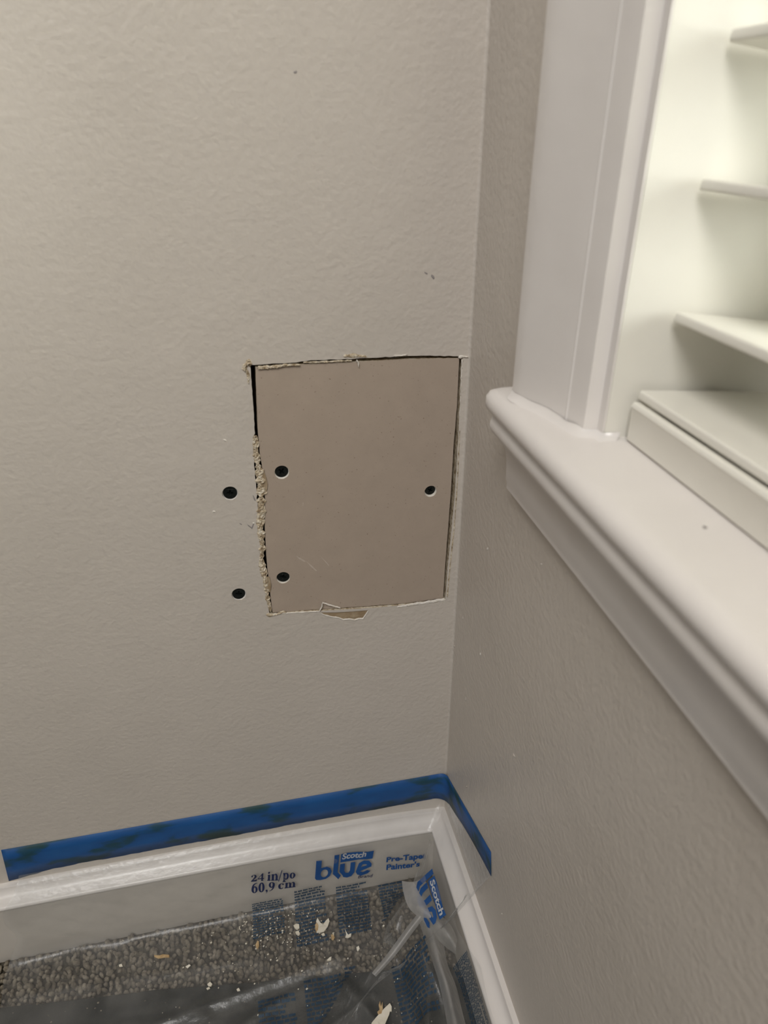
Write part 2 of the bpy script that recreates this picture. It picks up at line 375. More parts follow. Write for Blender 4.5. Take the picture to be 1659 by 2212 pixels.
# ---- floor
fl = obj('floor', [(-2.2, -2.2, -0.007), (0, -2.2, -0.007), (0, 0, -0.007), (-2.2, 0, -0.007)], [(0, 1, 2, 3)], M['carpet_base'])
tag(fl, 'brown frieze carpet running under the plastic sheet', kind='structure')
tv, tf = [], []
ICO = None
b0 = bmesh.new(); bmesh.ops.create_icosphere(b0, subdivisions=1, radius=1.0)
IV = [v.co.copy() for v in b0.verts]; IF = [tuple(v.index for v in f.verts) for f in b0.faces]; b0.free()
rnd = random.Random(3)
gx = -0.50
while gx < -0.012:
    gy = -0.36
    while gy < -0.013:
        x = gx + rnd.uniform(-.0015, .0015); y = gy + rnd.uniform(-.0015, .0015)
        r = rnd.uniform(.0017, .0027); tilt = rnd.uniform(0, 6.28); ln = rnd.uniform(1.2, 2.1)
        zt_ = -0.0045 + rnd.uniform(-.0012, .0016) + dip((x, y))
        ca, sa = math.cos(tilt), math.sin(tilt); k = len(tv)
        lean = rnd.uniform(-.6, .6)
        for v in IV:
            px_, py_, pz_ = v.x*r, v.y*r*0.8, v.z*r*ln
            px_ += pz_*lean
            tv.append((x + px_*ca - py_*sa, y + px_*sa + py_*ca, zt_ + pz_))
        tf += [tuple(k+i for i in f) for f in IF]
        gy += .0040
    gx += .0040
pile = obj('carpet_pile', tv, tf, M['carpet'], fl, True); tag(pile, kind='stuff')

# ---- baseboards (ledge, cove, bead, flat face)
LZ, LD, BZ, BD = 0.0709, 0.0036, 0.0600, 0.0140
prof = [(0.0, LZ), (LD, LZ), (LD + .0004, LZ - .0006), (LD + .0003, LZ - .0022)]
for i in range(9):                                # cove
    a = math.radians(90*i/8)
    prof.append((LD + .0003 + (BD - LD - .002)*(1-math.cos(a)), LZ - .0022 - (LZ - .0022 - BZ - .0022)*math.sin(a)))
prof += [(BD + .0022*math.cos(math.radians(t)) - .0016, BZ + .0022*math.sin(math.radians(t))) for t in (80, 50, 20, -10, -40, -70)]
prof += [(BD - .0025, BZ - .0026), (BD - .0022, 0.02), (BD - .0022, -0.007), (0.0, -0.007)]
nface = len(prof)
fm = lambda i: 1 if i >= nface - 4 else 0
def bpath(x):
    def f(a, b):
        p = Vector((x if x < -0.02 else -a, -a, b)); p.z += dip(p); return p
    return f
def rpath(y):
    def f(a, b):
        p = Vector((-a, y if y < -0.02 else -a, b)); p.z += dip(p); return p
    return f
xs = [-2.2, -1.2, -0.7, -0.5, -0.4, -0.3, -0.24, -0.2, -0.16, -0.13, -0.10, -0.08, -0.06, -0.045, -0.03, 0]
bb = sweep('baseboard_back', prof, [bpath(x) for x in xs], [M['trim'], M['face']], None, True, True, fm)
tag(bb, 'baseboard with white cove and bead top under the patched wall', kind='structure')
rb = sweep('baseboard_right', prof, [rpath(y) for y in xs], [M['trim'], M['face']], None, True, True, fm)
tag(rb, 'baseboard with white cove and bead top under the window', kind='structure')

# ---- window trim: casing, stool, apron
cas = [(0.0, -0.0995), (-0.0138, -0.0995), (-0.0149, -0.1003), (-0.0150, -0.1030), (-0.0140, -0.1080), (-0.0120, -0.1150), (-0.0095, -0.1240), (-0.0076, -0.1330), (-0.0070, -0.1352),
       (-0.0072, -0.1356), (-0.0072, -0.1360), (-0.0067, -0.1364), (-0.0054, -0.1440), (-0.0048, -0.1462), (0.0004, -0.1472), (0.0004, YJ + .0001), (0.0011, YJ + .0001), (0.0011, -0.1395), (0.0, -0.1395)]
wob = lambda z: 0.0003*noise.noise(Vector((z*18, 3.1, 0)))
zz = [ZS - 0.004 + (1.75-ZS)*i/60 for i in range(61)]
trim_1 = sweep('trim_1', cas, [(lambda z: (lambda a, b: Vector((a, b + wob(z), z))))(z) for z in zz], M['trim'], None, True)
tag(trim_1, 'white painted window casing with stepped inner edge standing on the stool', kind='structure')
# caulked foot of the casing
vs_, fs = [], []
foot = [(-0.0149, -0.0997), (-0.0151, -0.104), (-0.0140, -0.108), (-0.0122, -0.115), (-0.0097, -0.124), (-0.0078, -0.133), (-0.0074, -0.137), (-0.0058, -0.143), (-0.0046, -0.1462), (0.0006, -0.1474), (0.0006, -0.1515), (0.0076, -0.1515)]
for i, (a, b) in enumerate(foot):
    k = 0.0024 + 0.0008*noise.noise(Vector((i*0.9, 0, 7)))
    h = 0.0026 + 0.0012*noise.noise(Vector((i*0.8, 5, 7)))
    vs_ += [(a - 0.0001, b, ZS + h), (a - k*0.35, b - k*0.3, ZS + h*0.35), (a - k*1.2, b - k*1.0, ZS - 0.0002)]
for i in range(len(foot)-1):
    for j in range(2): fs.append((i*3+j, i*3+j+1, i*3+j+4, i*3+j+3))
obj('caulk_bead', vs_, fs, M['trim'], trim_1, True)

stool = [(0.10, ZS), (-0.0150, ZS), (-0.0172, ZS - .0003)] + [(-0.0172 + .0060*math.cos(math.radians(t))*1.0, ZS - .0058 + .0055*math.sin(math.radians(t))) for t in (105, 120, 135, 150, 165, 180, 195, 210, 225, 240, 255)] + [(-0.0175, ZS - .0116), (0.10, ZS - .0116)]
ye = [-0.0875, -0.0882, -0.0896, -0.0915, -0.096, -0.11] + [-0.11 - 0.09*i for i in range(1, 10)]
def spath(k, y):
    def f(a, b):
        s = (0.55, 0.8, 0.93, 1.0)[k] if k < 4 else 1.0
        aa = a if a > 0.05 else a*(1) if k >= 4 else max(a, -0.0232 + (0.0050, 0.0024, 0.0008, 0)[k])
        mid = ZS - .0058
        zb = mid + (b - mid)*(1 if k >= 4 else (0.72, 0.9, 0.97, 1)[k])
        return Vector((aa, y, zb))
    return f
trim_2 = sweep('trim_2', stool, [spath(k, y) for k, y in enumerate(ye)], M['trim'], None, True)
tag(trim_2, 'white window stool with rounded nosing and short horn', kind='structure')
blot('dark_speck', 1523, 1138, 3, 4, M['mark'], trim_2, 'right', 0, 0, 1)
sp = trim_2.children[0]; q = on_level(1523, 1138, ZS + .0003)
sp.data.clear_geometry()
sp.data.from_pydata([(q.x + .0006*math.cos(a*.7), q.y + .0008*math.sin(a*.7), ZS + .0002) for a in range(9)], [], [tuple(range(9))])
z2 = ZS - .0116
apr = [(0.0, z2), (-0.0165, z2)] + [(-0.0150 - .0052*math.cos(math.radians(t)), z2 - .0052 + .0052*math.sin(math.radians(t))) for t in (80, 60, 40, 20, 0, -20, -40, -60)]
for i in range(9):
    t = i/8
    apr.append((-0.0168 + 0.0095*math.sin(t*math.pi/2), z2 - .0108 - 0.026*(1-math.cos(t*math.pi/2))))
apr += [(-0.0062, z2 - .0400), (-0.0062, z2 - .0425), (-0.0050, z2 - .0438), (0.0, z2 - .0446)]
ya = [-0.0800, -0.0815, -0.09] + [-0.09 - 0.09*i for i in range(1, 10)]
def apath(k, y):
    def f(a, b):
        s = max(0.0, min(1.0, -a/0.0200))
        return Vector((a, min(y, y) - (0.0105*s if k < 3 else 0), b))
    return f
trim_3 = sweep('trim_3', apr, [apath(k, y) for k, y in enumerate(ya)], M['trim'], None, True)
tag(trim_3, 'white cove-moulded apron under the window stool', kind='structure')

# ---- window frame and pane behind the shutter
win = empty('window_1', (0.09, (YJ + YO)/2, ZS)); tag(win, 'white window frame with glass behind the louvered shutter', kind='structure')
def child_box(name, lo, hi, mat, parent, bev=0.0012):
    bm_ = bmesh.new(); box_bm(bm_, lo, hi)
    bmesh.ops.bevel(bm_, geom=bm_.edges[:], offset=bev, segments=2, affect='EDGES')
    o = bobj(name, bm_, mat, parent); o.matrix_parent_inverse = Matrix.Translation(parent.location).inverted(); return o
child_box('jamb', (0.0012, YJ, ZS - .01), (0.118, YJ + 0.012, ZT), M['shutter'], win, 0.0001)
child_box('jamb', (0.0, YO - 0.012, ZS - .01), (0.118, YO, ZT), M['shutter'], win)
child_box('head_jamb', (0.0, YO, ZT), (0.118, YJ, ZT + 0.012), M['shutter'], win)
for (lo, hi) in [((0.092, YJ - 0.035, ZS), (0.108, YJ, ZT)), ((0.092, YO, ZS), (0.108, YO + 0.035, ZT)), ((0.092, YO + 0.035, ZS), (0.108, YJ - 0.035, ZS + 0.045)), ((0.092, YO + 0.035, ZT - 0.04), (0.108, YJ - 0.035, ZT))]:
    child_box('sash', lo, hi, M['trim'], win)
child_box('glass_pane', (0.098, YO + 0.033, ZS + 0.043), (0.102, YJ - 0.033, ZT - 0.038), M['glass'], win)

# ================================================================== THINGS
# ---- louvered shutter
sh = empty('plantation_shutter', (0.035, (YJ + YO)/2, ZS)); tag(sh, 'cream plantation shutter with open flat louvers standing on the window stool', 'shutter')
sh_inv = Matrix.Translation(sh.location).inverted()
ry0 = YJ - 0.0040
rail = [(0.012, ZS + .0003), (0.0082, ZS + .0010), (0.0080, ZS + .0131)] + [(0.0080 + .0013*(1-math.cos(math.radians(t))) - 0.0004, ZS + .0131 + .0022*math.sin(math.radians(t))) for t in (15, 40, 65, 90)] + [(0.0110, ZS + .0148), (0.0115, ZS + .0128), (0.050, ZS + .0118), (0.050, ZS + .0003)]
o = sweep('bottom_rail', rail, [lambda a, b: Vector((a, ry0, b)), lambda a, b: Vector((a, ry0 - 0.001, b)), lambda a, b: Vector((a, YO + 0.006, b))], M['shutter'], sh, True); o.matrix_parent_inverse = sh_inv
def louver_mesh():
    vs_, fs = [], []; n = 20; W_, T_ = 0.0255, 0.0017
    sec = []
    for sx, sz, a0 in ((1, 1, 0), (-1, 1, 90), (-1, -1, 180), (1, -1, 270)):
        sec += arc(sx*(W_ - .0009), sz*(T_ - .0009), .0009, a0, a0 + 90, 4)
    n = len(sec)
    L = (YJ - 0.0035) - (YO + 0.0035)
    for y in (L/2, -L/2):
        vs_ += [(a, y, b) for a, b in sec]
    for i in range(n): fs.append((i, (i+1) % n, n+(i+1) % n, n+i))
    fs.append(tuple(reversed(range(n)))); fs.append(tuple(range(n, 2*n)))
    me = bpy.data.meshes.new('louver'); me.from_pydata(vs_, [], fs); me.materials.append(M['shutter'])
    for p in me.polygons: p.use_smooth = True
    me.set_sharp_from_angle(angle=math.radians(50))
    return me
lm = louver_mesh()
lz = [(0.0102, 0.4784, 5.0), (0.0182, 0.5054, 8.0), (0.0180, 0.5459, 8.0), (0.0180, 0.5839, 8.0)] + [(0.018, 0.5839 + 0.0385*i, 8.0) for i in range(1, 29)]
for x0, z0, tl in lz:
    o = bpy.data.objects.new('louver', lm); COL.objects.link(o); o.parent = sh; o.matrix_parent_inverse = sh_inv
    a = math.radians(tl)
    o.location = (x0 + 0.0255*math.cos(a), (YJ + YO)/2, z0 - 0.0255*math.sin(a)); o.rotation_euler = (0, a, 0)
# ---- the drywall patch
pt = [(552, 794), (600, 791), (650, 788), (770, 783), (880, 777), (993, 775)]
pr_ = [(993, 775), (988, 880), (981, 960), (975, 1060), (969, 1140), (963, 1215), (958, 1294)]
pb = [(958, 1294), (880, 1304), (780, 1312), (700, 1317), (589, 1325)]
pl = [(589, 1325), (582, 1270), (576, 1210), (572, 1140), (573, 1080), (570, 1030), (562, 985), (557, 930), (552, 794)]
patch_px = jag(pt, 0.8, 8, 41) + jag(pr_, 0.4, 16, 42) + jag(pb, 0.8, 8, 43) + jag(pl, 0.5, 8, 44)
patch = empty('drywall_patch', on_back(585, 1322)); tag(patch, 'unpainted grey-brown drywall patch screwed into the cut-out', 'drywall patch')
pinv = Matrix.Translation(patch.location).inverted()
prings = [ring(*xz((px, py)), RH * (1.06 if px != 931 else 0.95)) for k, px, py in SCREWS if k == 'patch']
o = plate('panel', [xz(p) for p in patch_px], prings, 0.0009, 0.0115, [M['paper'], M['gyp']], patch, 1); o.matrix_parent_inverse = pinv
def dimple(px, py, r, y0, mats, parent, inv=None, frayed=False):
    c = on_back(px, py); vs_, fs = [], []; n = 28
    for k, (rr, yy) in enumerate([(1.02, 0.0), (0.99, 0.0005), (0.86, 0.0016), (0.60, 0.0030)]):
        for i in range(n):
            a = 2*math.pi*i/n; j = 1 + (0.05*noise.noise(Vector((i*0.9, px, k))) if frayed else 0)
            vs_.append((c.x + r*rr*j*math.cos(a), y0 + yy, c.z + r*rr*j*math.sin(a)))
    for k in range(3):
        for i in range(n): fs.append((k*n+i, k*n+(i+1) % n, (k+1)*n+(i+1) % n, (k+1)*n+i))
    o = obj('screw_dimple', vs_, fs, mats, parent, True)
    if inv is not None: o.matrix_parent_inverse = inv
for k, px, py in SCREWS:
    if k == 'wall': dimple(px, py, RH*1.10, 0.0, M['trim'], wall_back)
    else: dimple(px, py, RH*(1.06 if px != 931 else 0.95), 0.0009, M['fray'], patch, pinv, True)
# torn brown paper flap left on the panel edge, scratches
def px_poly(name, px, y, mat, parent, inv):
    l = [xz(p) for p in px]; pts, tris = fill2d([l])
    o = obj(name, [(p[0], y - 0.0003*max(0, noise.noise(Vector((p[0]*900, p[1]*900, 2)))), p[1]) for p in pts], tris, mat, parent); o.matrix_parent_inverse = inv
px_poly('brown_paper_tear', [(563, 1008), (570, 1018), (575, 1032), (578, 1046), (577, 1058), (570, 1066), (565, 1060), (562, 1035)], 0.0003, M['brown'], patch, pinv)
px_poly('brown_paper_tear', [(574, 1246), (582, 1246), (586, 1265), (584, 1280), (576, 1278)], 0.0003, M['brown'], patch, pinv)
for a in [[(640, 1202), (650, 1207), (661, 1214), (657, 1215), (646, 1209)], [(661, 1213), (675, 1224), (685, 1234), (683, 1235), (672, 1226)], [(654, 1087), (656, 1087), (655, 1095), (654, 1094)], [(690, 1200), (708, 1218), (712, 1224), (709, 1222)]]:
    px_poly('pale_scratch', a, 0.00075, M['scratch'], patch, pinv)

# ---- drywall screws
def screw_mesh(R_=0.0039):
    vs_, fs = [], []
    n = 32; cr = 0.52
    outer = [(R_*math.cos(2*math.pi*i/n), R_*math.sin(2*math.pi*i/n)) for i in range(n)]
    a, b = 0.10*R_*1.35, cr*R_
    plus = [(a, a), (a, b), (-a, b), (-a, a), (-b, a), (-b, -a), (-a, -a), (-a, -b), (a, -b), (a, -a), (b, -a), (b, a)]
    pts, tris = fill2d([outer, plus])
    vs_ = [(p[0], 0.0002*(math.hypot(*p)/R_)**2, p[1]) for p in pts]; fs = list(tris)
    m = len(vs_); q = len(plus)
    vs_ += [(p[0]*0.55, 0.0016, p[1]*0.55) for p in plus]
    for i in range(q): fs.append((n+i, n+(i+1) % q, m+(i+1) % q, m+i))
    vs_.append((0, 0.0019, 0))
    for i in range(q): fs.append((m+i, m+(i+1) % q, m+q))
    base = len(vs_)
    rings = [(R_, 0.0008), (R_*0.72, 0.0022), (R_*0.46, 0.0046), (R_*0.40, 0.0100), (R_*0.36, 0.0240), (0.0002, 0.0300)]
    prev = list(range(n))
    for r, y in rings:
        cur = []
        for i in range(n):
            cur.append(len(vs_)); vs_.append((r*math.cos(2*math.pi*i/n), y, r*math.sin(2*math.pi*i/n)))
        for i in range(n): fs.append((prev[i], prev[(i+1) % n], cur[(i+1) % n], cur[i]))
        prev = cur
    me = bpy.data.meshes.new('drywall_screw'); me.from_pydata(vs_, [], fs); me.materials.append(M['screw'])
    bm_ = bmesh.new(); bm_.from_mesh(me); bmesh.ops.recalc_face_normals(bm_, faces=bm_.faces[:]); bm_.to_mesh(me); bm_.free()
    return me
sm = screw_mesh()
slab = ['black drywall screw in the painted wall, upper one left of the patch', 'black drywall screw in the painted wall, lower one left of the patch',
        'black drywall screw in the patch, upper one near its left edge', 'black drywall screw in the patch near its right edge by the corner', 'black drywall screw in the patch, lower one near its bottom left corner']
for i, (k, px, py) in enumerate(SCREWS):
    o = bpy.data.objects.new('drywall_screw', sm); COL.objects.link(o)
    p = on_back(px, py); o.location = (p.x, (0.0006, 0.0008, 0.0020, 0.0021, 0.0016)[i], p.z + (0, 0, 0.0002, 0.0003, 0.0002)[i])
    o.rotation_euler = ((0, -0.10, 0.0, 0.05, 0.06)[i], (0.1, 0.15, 0.7, 0.5, 0.3)[i], (0, 0.05, 0, 0.04, -0.06)[i])
    if px == 931: o.scale = (0.85, 1, 0.85)
    tag(o, slab[i], 'screw', 'black drywall screws around the patch')

# ---- flat black layer laid over the carpet beneath the plastic
layer_poly = [on_level(*p, 0.0) for p in [(-120, 2192), (0, 2178), (120, 2166), (240, 2152), (330, 2140), (430, 2132), (560, 2122), (640, 2110), (740, 2104), (860, 2092), (960, 2075), (1010, 2120)]]
outl = [(p.x, p.y) for p in layer_poly] + [(-0.026, -0.33), (-0.48, -0.33)]
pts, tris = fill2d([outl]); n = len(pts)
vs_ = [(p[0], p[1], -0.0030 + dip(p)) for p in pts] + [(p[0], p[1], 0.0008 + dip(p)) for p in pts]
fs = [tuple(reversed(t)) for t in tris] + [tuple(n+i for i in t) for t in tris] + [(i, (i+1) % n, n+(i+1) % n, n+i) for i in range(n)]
tag(obj('black_floor_layer', vs_, fs, M['black']), 'flat black layer lying on the carpet beneath the clear plastic', 'mat')

# ================================================================== masking film
film = empty('masking_film', (0, 0, 0.076)); tag(film, 'blue-taped clear plastic masking film covering the baseboards and carpet', 'masking film')
finv = Matrix.Translation(film.location).inverted()
ZTT, ZTB = 0.1053, 0.0768
ctrl = [(.0006, ZTB + .0005), (.0026, .0738), (.0052, .0716), (.0098, .0672), (.0150, .0625), (.0158, .0595), (.0156, .053), (.0160, .040), (.0166, .025), (.0180, .012), (.0215, .0055), (.0300, .0032), (.045, .0028), (.08, .0028), (.14, .0028), (.22, .0028), (.34, .0028)]
def catmull(P, res):
    out = []
    for i in range(len(P)-1):
        p0, p1, p2, p3 = P[max(i-1, 0)], P[i], P[i+1], P[min(i+2, len(P)-1)]
        n_ = max(2, int(math.dist(p1, p2)/res))
        for k in range(n_):
            t = k/n_; o_ = []
            for c in (0, 1):
                m1 = (p2[c]-p0[c])*0.5; m2 = (p3[c]-p1[c])*0.5
                o_.append((2*t**3-3*t*t+1)*p1[c] + (t**3-2*t*t+t)*m1 + (-2*t**3+3*t*t)*p2[c] + (t**3-t*t)*m2)
            out.append(tuple(o_))
    out.append(P[-1]); return out
PR = catmull(ctrl, 0.0008)
VL = [0.0]
for i in range(1, len(PR)): VL.append(VL[-1] + math.dist(PR[i-1], PR[i]))
VMAX = VL[-1]
import bisect
def prof_at(v):
    """film cross-section: distance from wall and height at arc length v below the tape"""
    if v <= 0: return .0006, PR[0][1] - v, (-1.0, 0.0)
    v = min(v, VMAX - 1e-6); i = bisect.bisect_right(VL, v) - 1
    t = (v - VL[i])/(VL[i+1]-VL[i]); a, b = PR[i], PR[i+1]
    tx, tz = b[0]-a[0], b[1]-a[1]; l = math.hypot(tx, tz)
    return a[0]+(b[0]-a[0])*t, a[1]+(b[1]-a[1])*t, (-tz/l, tx/l)
V_BEAD = next(VL[i] for i in range(len(PR)) if PR[i][1] < .0600)
V_LEDGE = next(VL[i] for i in range(len(PR)) if PR[i][1] < .0722)
V_FLOOR = next(VL[i] for i in range(len(PR)) if PR[i][1] < .0050)
V_ONF = V_FLOOR + .034
D0, Z0_, _n = prof_at(V_BEAD); D1, _z, _n = prof_at(V_ONF)
def seg_d(p, a, b):
    ab = (b[0]-a[0], b[1]-a[1]); t = ((p[0]-a[0])*ab[0]+(p[1]-a[1])*ab[1])/(ab[0]**2+ab[1]**2); t = max(0, min(1, t))
    return math.hypot(p[0]-a[0]-ab[0]*t, p[1]-a[1]-ab[1]*t), t
RIDGES = [((-.033, -.036), (-.052, -.058), .026, .018, .010), ((-.052, -.058), (-.084, -.090), .018, .004, .008),
          ((-.030, -.038), (-.032, -.085), .026, .020, .008), ((-.032, -.085), (-.046, -.140), .020, .012, .007),
          ((-.36, -.045), (-.17, -.056), .003, .003, .005), ((-.30, -.095), (-.10, -.070), .003, .007, .006), ((-.33, -.075), (-.20, -.088), .003, .004, .005),
          ((-.22, -.115), (-.12, -.080), .006, .003, .006), ((-.10, -.09), (-.07, -.14), .008, .008, .006), ((-.016, -.09), (-.02, -.20), .014, .016, .010), ((-.14, -.125), (-.08, -.10), .004, .006, .005)]
def wrinkle(s, v, x, y):
    k = max(0.0, min(1.0, (v - .004)/.03))
    on_floor = max(0.0, min(1.0, (v - V_FLOOR)/.02)); on_face = max(0.0, min(1.0, (v - V_BEAD)/.012))*(1-on_floor)
    a = 0.00035*k*noise.noise(Vector((s*55, v*90, 1.0)))
    a += 0.0016*on_face*(noise.noise(Vector((s*30 + v*35, v*40, 4.0))) + 0.6*abs(noise.noise(Vector((s*40 - v*60, v*20, 6.0)))))
    if on_floor > 0:
        h = 0.0016*abs(noise.noise(Vector((x*26, y*34, 2.0)))) + 0.0016*noise.noise(Vector((x*60, y*60, 8.0))) + .0008
        for (pa, pb_, h0, h1, wd) in RIDGES:
            d, t = seg_d((x, y), pa, pb_); h = max(h, (h0 + (h1-h0)*t)*math.exp(-d/wd))
        a += on_floor*h
    return a
def tape_bottom(yy):                               # lower edge of the tape above the datum on the window wall
    return max(0.0, (yy/.104))**1.0 * .050
def film_pt(s, v):
    """s<0 along the patched wall, s>0 along the window wall"""
    d, z, nr = prof_at(v)
    if s > 0 and V_BEAD < v < V_ONF:                # hangs off the bead and slants out to the carpet
        k = (v - V_BEAD)/(V_ONF - V_BEAD); bw = max(0, min(1, s/.025))*(1 - .45*max(0, min(1, (s-.085)/.04)))
        d += (D0 + (D1-D0)*k - d)*bw; z += (Z0_ + (.0030-Z0_)*k**1.25 - z)*bw
        nr = (-.75*bw + nr[0]*(1-bw), .66*bw + nr[1]*(1-bw))
    r = .0055 + .010*max(0, min(1, (v-.07)/.03)); c = d + r
    wv = abs(s)
    if s > 0 and v < V_BEAD:
        sc = .951 - 5.18*max(v, -.05) if v < .006 else .92 + .08*(v-.006)/(V_BEAD-.006)
        wv = wv*sc
    if wv > c:
        x, y = -wv, -d; nx, ny = 0.0, 1.0
    else:
        a = math.pi/4*(1 - wv/c); x = -c + r*math.sin(a); y = -c + r*math.cos(a); nx, ny = math.sin(a), math.cos(a)
    if s > 0: x, y, nx, ny = y, x, ny, nx
    h = wrinkle(s, v, x, y)
    # nr = (component away from wall, up)
    x += -nx*(-nr[0])*h*-1 if False else 0
    away, up = abs(nr[0]), nr[1]
    p = Vector((x - nx*away*h, y - ny*away*h, z + up*h)); p.z += dip(p)*max(0.0, min(1.0, v/.02)); return p
def v_top(s):
    if s <= 0: return 0.0
    if s < .086: return -.4574*s/(1 - 2.49*s)
    if s < .092: return V_BEAD + .004
    t = min(1, (s-.092)/.04); return V_BEAD + .004 - .011*t + .0015*math.sin(s*90)
S_COL = [-.3400 + .0022*i for i in range(int(.3400/.0022))]
S_COL = [s for s in S_COL if s < -.0015]
S_COL += [-.0012 + .0008*i for i in range(4)] + [.0024 + .0022*i for i in range(38)] + [.0859, .0862] + [.088 + .0024*i for i in range(90)]
T_ROW = []
vv = 0.0
while vv < VMAX: T_ROW.append(vv); vv += .0011 if vv < .10 else .0022
T_ROW = [0, ] + T_ROW[1:]
def left_edge(s, v):                               # the cut end of the film on the left slants and curls
    if s > -.30: return s
    k = (-.30 - s)/.04
    edge = -.328 - .012*min(1, v/.025) - (.010*max(0, min(1, (v-.06)/.03))) + .012*max(0, min(1, (v-.10)/.05)) + .0015*math.sin(v*140)
    return -.30 + (edge + .30)*k
fv, ff = [], []
nr_ = len(T_ROW)
for s in S_COL:
    vt = v_top(s)
    for t in T_ROW:
        v = vt + (VMAX - vt)*(t/VMAX) if vt > 0 else (t if t > .02 else vt + (.02 - vt)*(t/.02))
        fv.append(film_pt(left_edge(s, v), v))
for i in range(len(S_COL)-1):
    for j in range(nr_-1):
        a = i*nr_ + j; ff.append((a, a+1, a+nr_+1, a+nr_))
o = obj('plastic_sheet', fv, ff, M['film'], film, True); o.matrix_parent_inverse = finv
o['label'] = 'thin clear plastic sheet with wrinkles and folds'

# ---- tape
tvs, tfs = [], []
cols = []
xL = -.3325
nT = 110
for i in range(nT + 1):
    x = xL + (-.0068 - xL)*i/nT; xb = xL + (-.0126 - xL)*i/nT
    zb = ZTB + 0.0010*noise.noise(Vector((x*45, 0, 3))) + 0.0006*noise.noise(Vector((x*160, 0, 3)))
    if x < -.29: zb -= .0045*((-.29-x)/.04)**2
    cols.append((Vector((x + (.0 if i else 0), -.00025, ZTT + .0025*max(0, (-x-.0)/.33))), Vector((xb - (.0035 if i == 0 else 0), -.0006, zb + .0012*(-x/.33)))))
for k in range(1, 9):                              # turn round the corner
    a = math.pi/2*k/9; r = .0065; x = -r + r*math.sin(a) - .0003; y = -r + r*math.cos(a) - .0003
    r2 = .012; x2 = -r2 + r2*math.sin(a) - .0006; y2 = -r2 + r2*math.cos(a) - .0006
    cols.append((Vector((x, y, ZTT + .0002*k)), Vector((x2, y2, ZTB - .0006*math.sin(a*2) + .0006*k))))
for i in range(1, 56):
    t = i/55; yy = .0065 + (.099 - .0065)*t; yb = .012 + (.1042 - .012)*t
    zt2 = ZTT + .0016 + (.1446 - ZTT - .0016)*t
    zb2 = ZTB + tape_bottom(yb)*0.998 + .0012*math.sin(t*math.pi)*0 + 0.0010*noise.noise(Vector((yy*60, 2, 3)))*(1-t) + .003*math.sin(t*math.pi)
    cols.append((Vector((-.00025, -yy, zt2)), Vector((-.0006, -yb, zb2))))
for a, b in cols:
    for j in range(4): tvs.append(a.lerp(b, j/3) + Vector((0, 0, 0)))
for i in range(len(cols)-1):
    for j in range(3):
        k = i*4+j; tfs.append((k, k+1, k+5, k+4))
o = obj('tape', tvs, tfs, M['tape'], film, True); o.matrix_parent_inverse = finv
sol = o.modifiers.new('thickness', 'SOLIDIFY'); sol.thickness = 0.00018; sol.offset = 1.0
o['label'] = 'blue crepe painter\'s tape strip'

# ---- printing on the film: glyph outlines in (u right, w up) units mapped onto the sheet
def surf_normal(s, v):
    e = .0008; p = film_pt(s, v); a = film_pt(s+e, v) - p; b = film_pt(s, v+e) - p
    n = a.cross(b)
    if n.length == 0: return Vector((0, -1, 0))
    n.normalize()
    if n.dot(EYE - p) < 0: n = -n
    return n
def print_mesh(name, pts, faces, s0, v0, size, mat, wscale=1.0, rot=0.0, warp=None, lift=.00028, label=None):
    """glyph point (gx, gy) -> s = s0 + gx*size*wscale ; v = v0 - gy*size"""
    out = []
    for gx_, gy_ in pts:
        if warp: gx_, gy_ = warp(gx_, gy_)
        a = gx_*size*wscale; b = gy_*size
        s_, v_ = s0 + a*math.cos(rot) - b*math.sin(rot), v0 - a*math.sin(rot) - b*math.cos(rot)
        out.append(film_pt(s_, v_) + surf_normal(s_, v_)*lift)
    o_ = obj(name, out, faces, mat, film); o_.matrix_parent_inverse = finv
    if label: o_['label'] = label
    return o_
def merge(parts):
    P, Fc = [], []
    for p, f in parts:
        k = len(P); P += p; Fc += [tuple(k+i for i in t) for t in f]
    return P, Fc
def ell(cx, cy, a, b, n=22, a0=0, a1=360):
    return [(cx + a*math.cos(math.radians(a0+(a1-a0)*i/n)), cy + b*math.sin(math.radians(a0+(a1-a0)*i/n))) for i in range(n if a1-a0 == 360 else n+1)]
def shift(pf, dx, dy=0): return [(x+dx, y+dy) for x, y in pf[0]], pf[1]
def poly(*loops): return fill2d([list(l) for l in loops])
def rect(x0, y0, x1, y1): return poly([(x0, y0), (x1, y0), (x1, y1), (x0, y1)])
def stem(x, h0, h1, w_=.37, s_=.11, foot_=True, head=True):
    r = [rect(x, h0, x+w_, h1)]
    if foot_: r.append(rect(x-s_, h0, x+w_+s_, h0+.14))
    if head: r.append(poly([(x-s_, h1-.12), (x+.02, h1-.10), (x+.02, h1), (x-.02, h1)]))
    return r
G = {}
G['o'] = (merge([poly(ell(.50, .5, .50, .52), ell(.50, .5, .14, .40))]), 1.08)
G['0'] = (merge([poly(ell(.50, .70, .50, .72), ell(.50, .70, .14, .58))]), 1.10)
def six():
    return merge([poly(ell(.50, .46, .50, .48), ell(.52, .44, .14, .35)), poly([(.0, .46), (.03, .75), (.14, 1.05), (.36, 1.30), (.72, 1.44), (.92, 1.42), (.92, 1.36), (.70, 1.32), (.50, 1.16), (.38, .94), (.34, .70), (.31, .46)])])
G['6'] = (six(), 1.08)
p6 = six(); G['9'] = (([(1.0-x, 1.42-y) for x, y in p6[0]], p6[1]), 1.10)
G[','] = (merge([poly(ell(.20, .14, .18, .17)), poly([(.36, .14), (.36, -.02), (.28, -.18), (.12, -.30), (.08, -.25), (.20, -.14), (.22, .0)])]), .48)
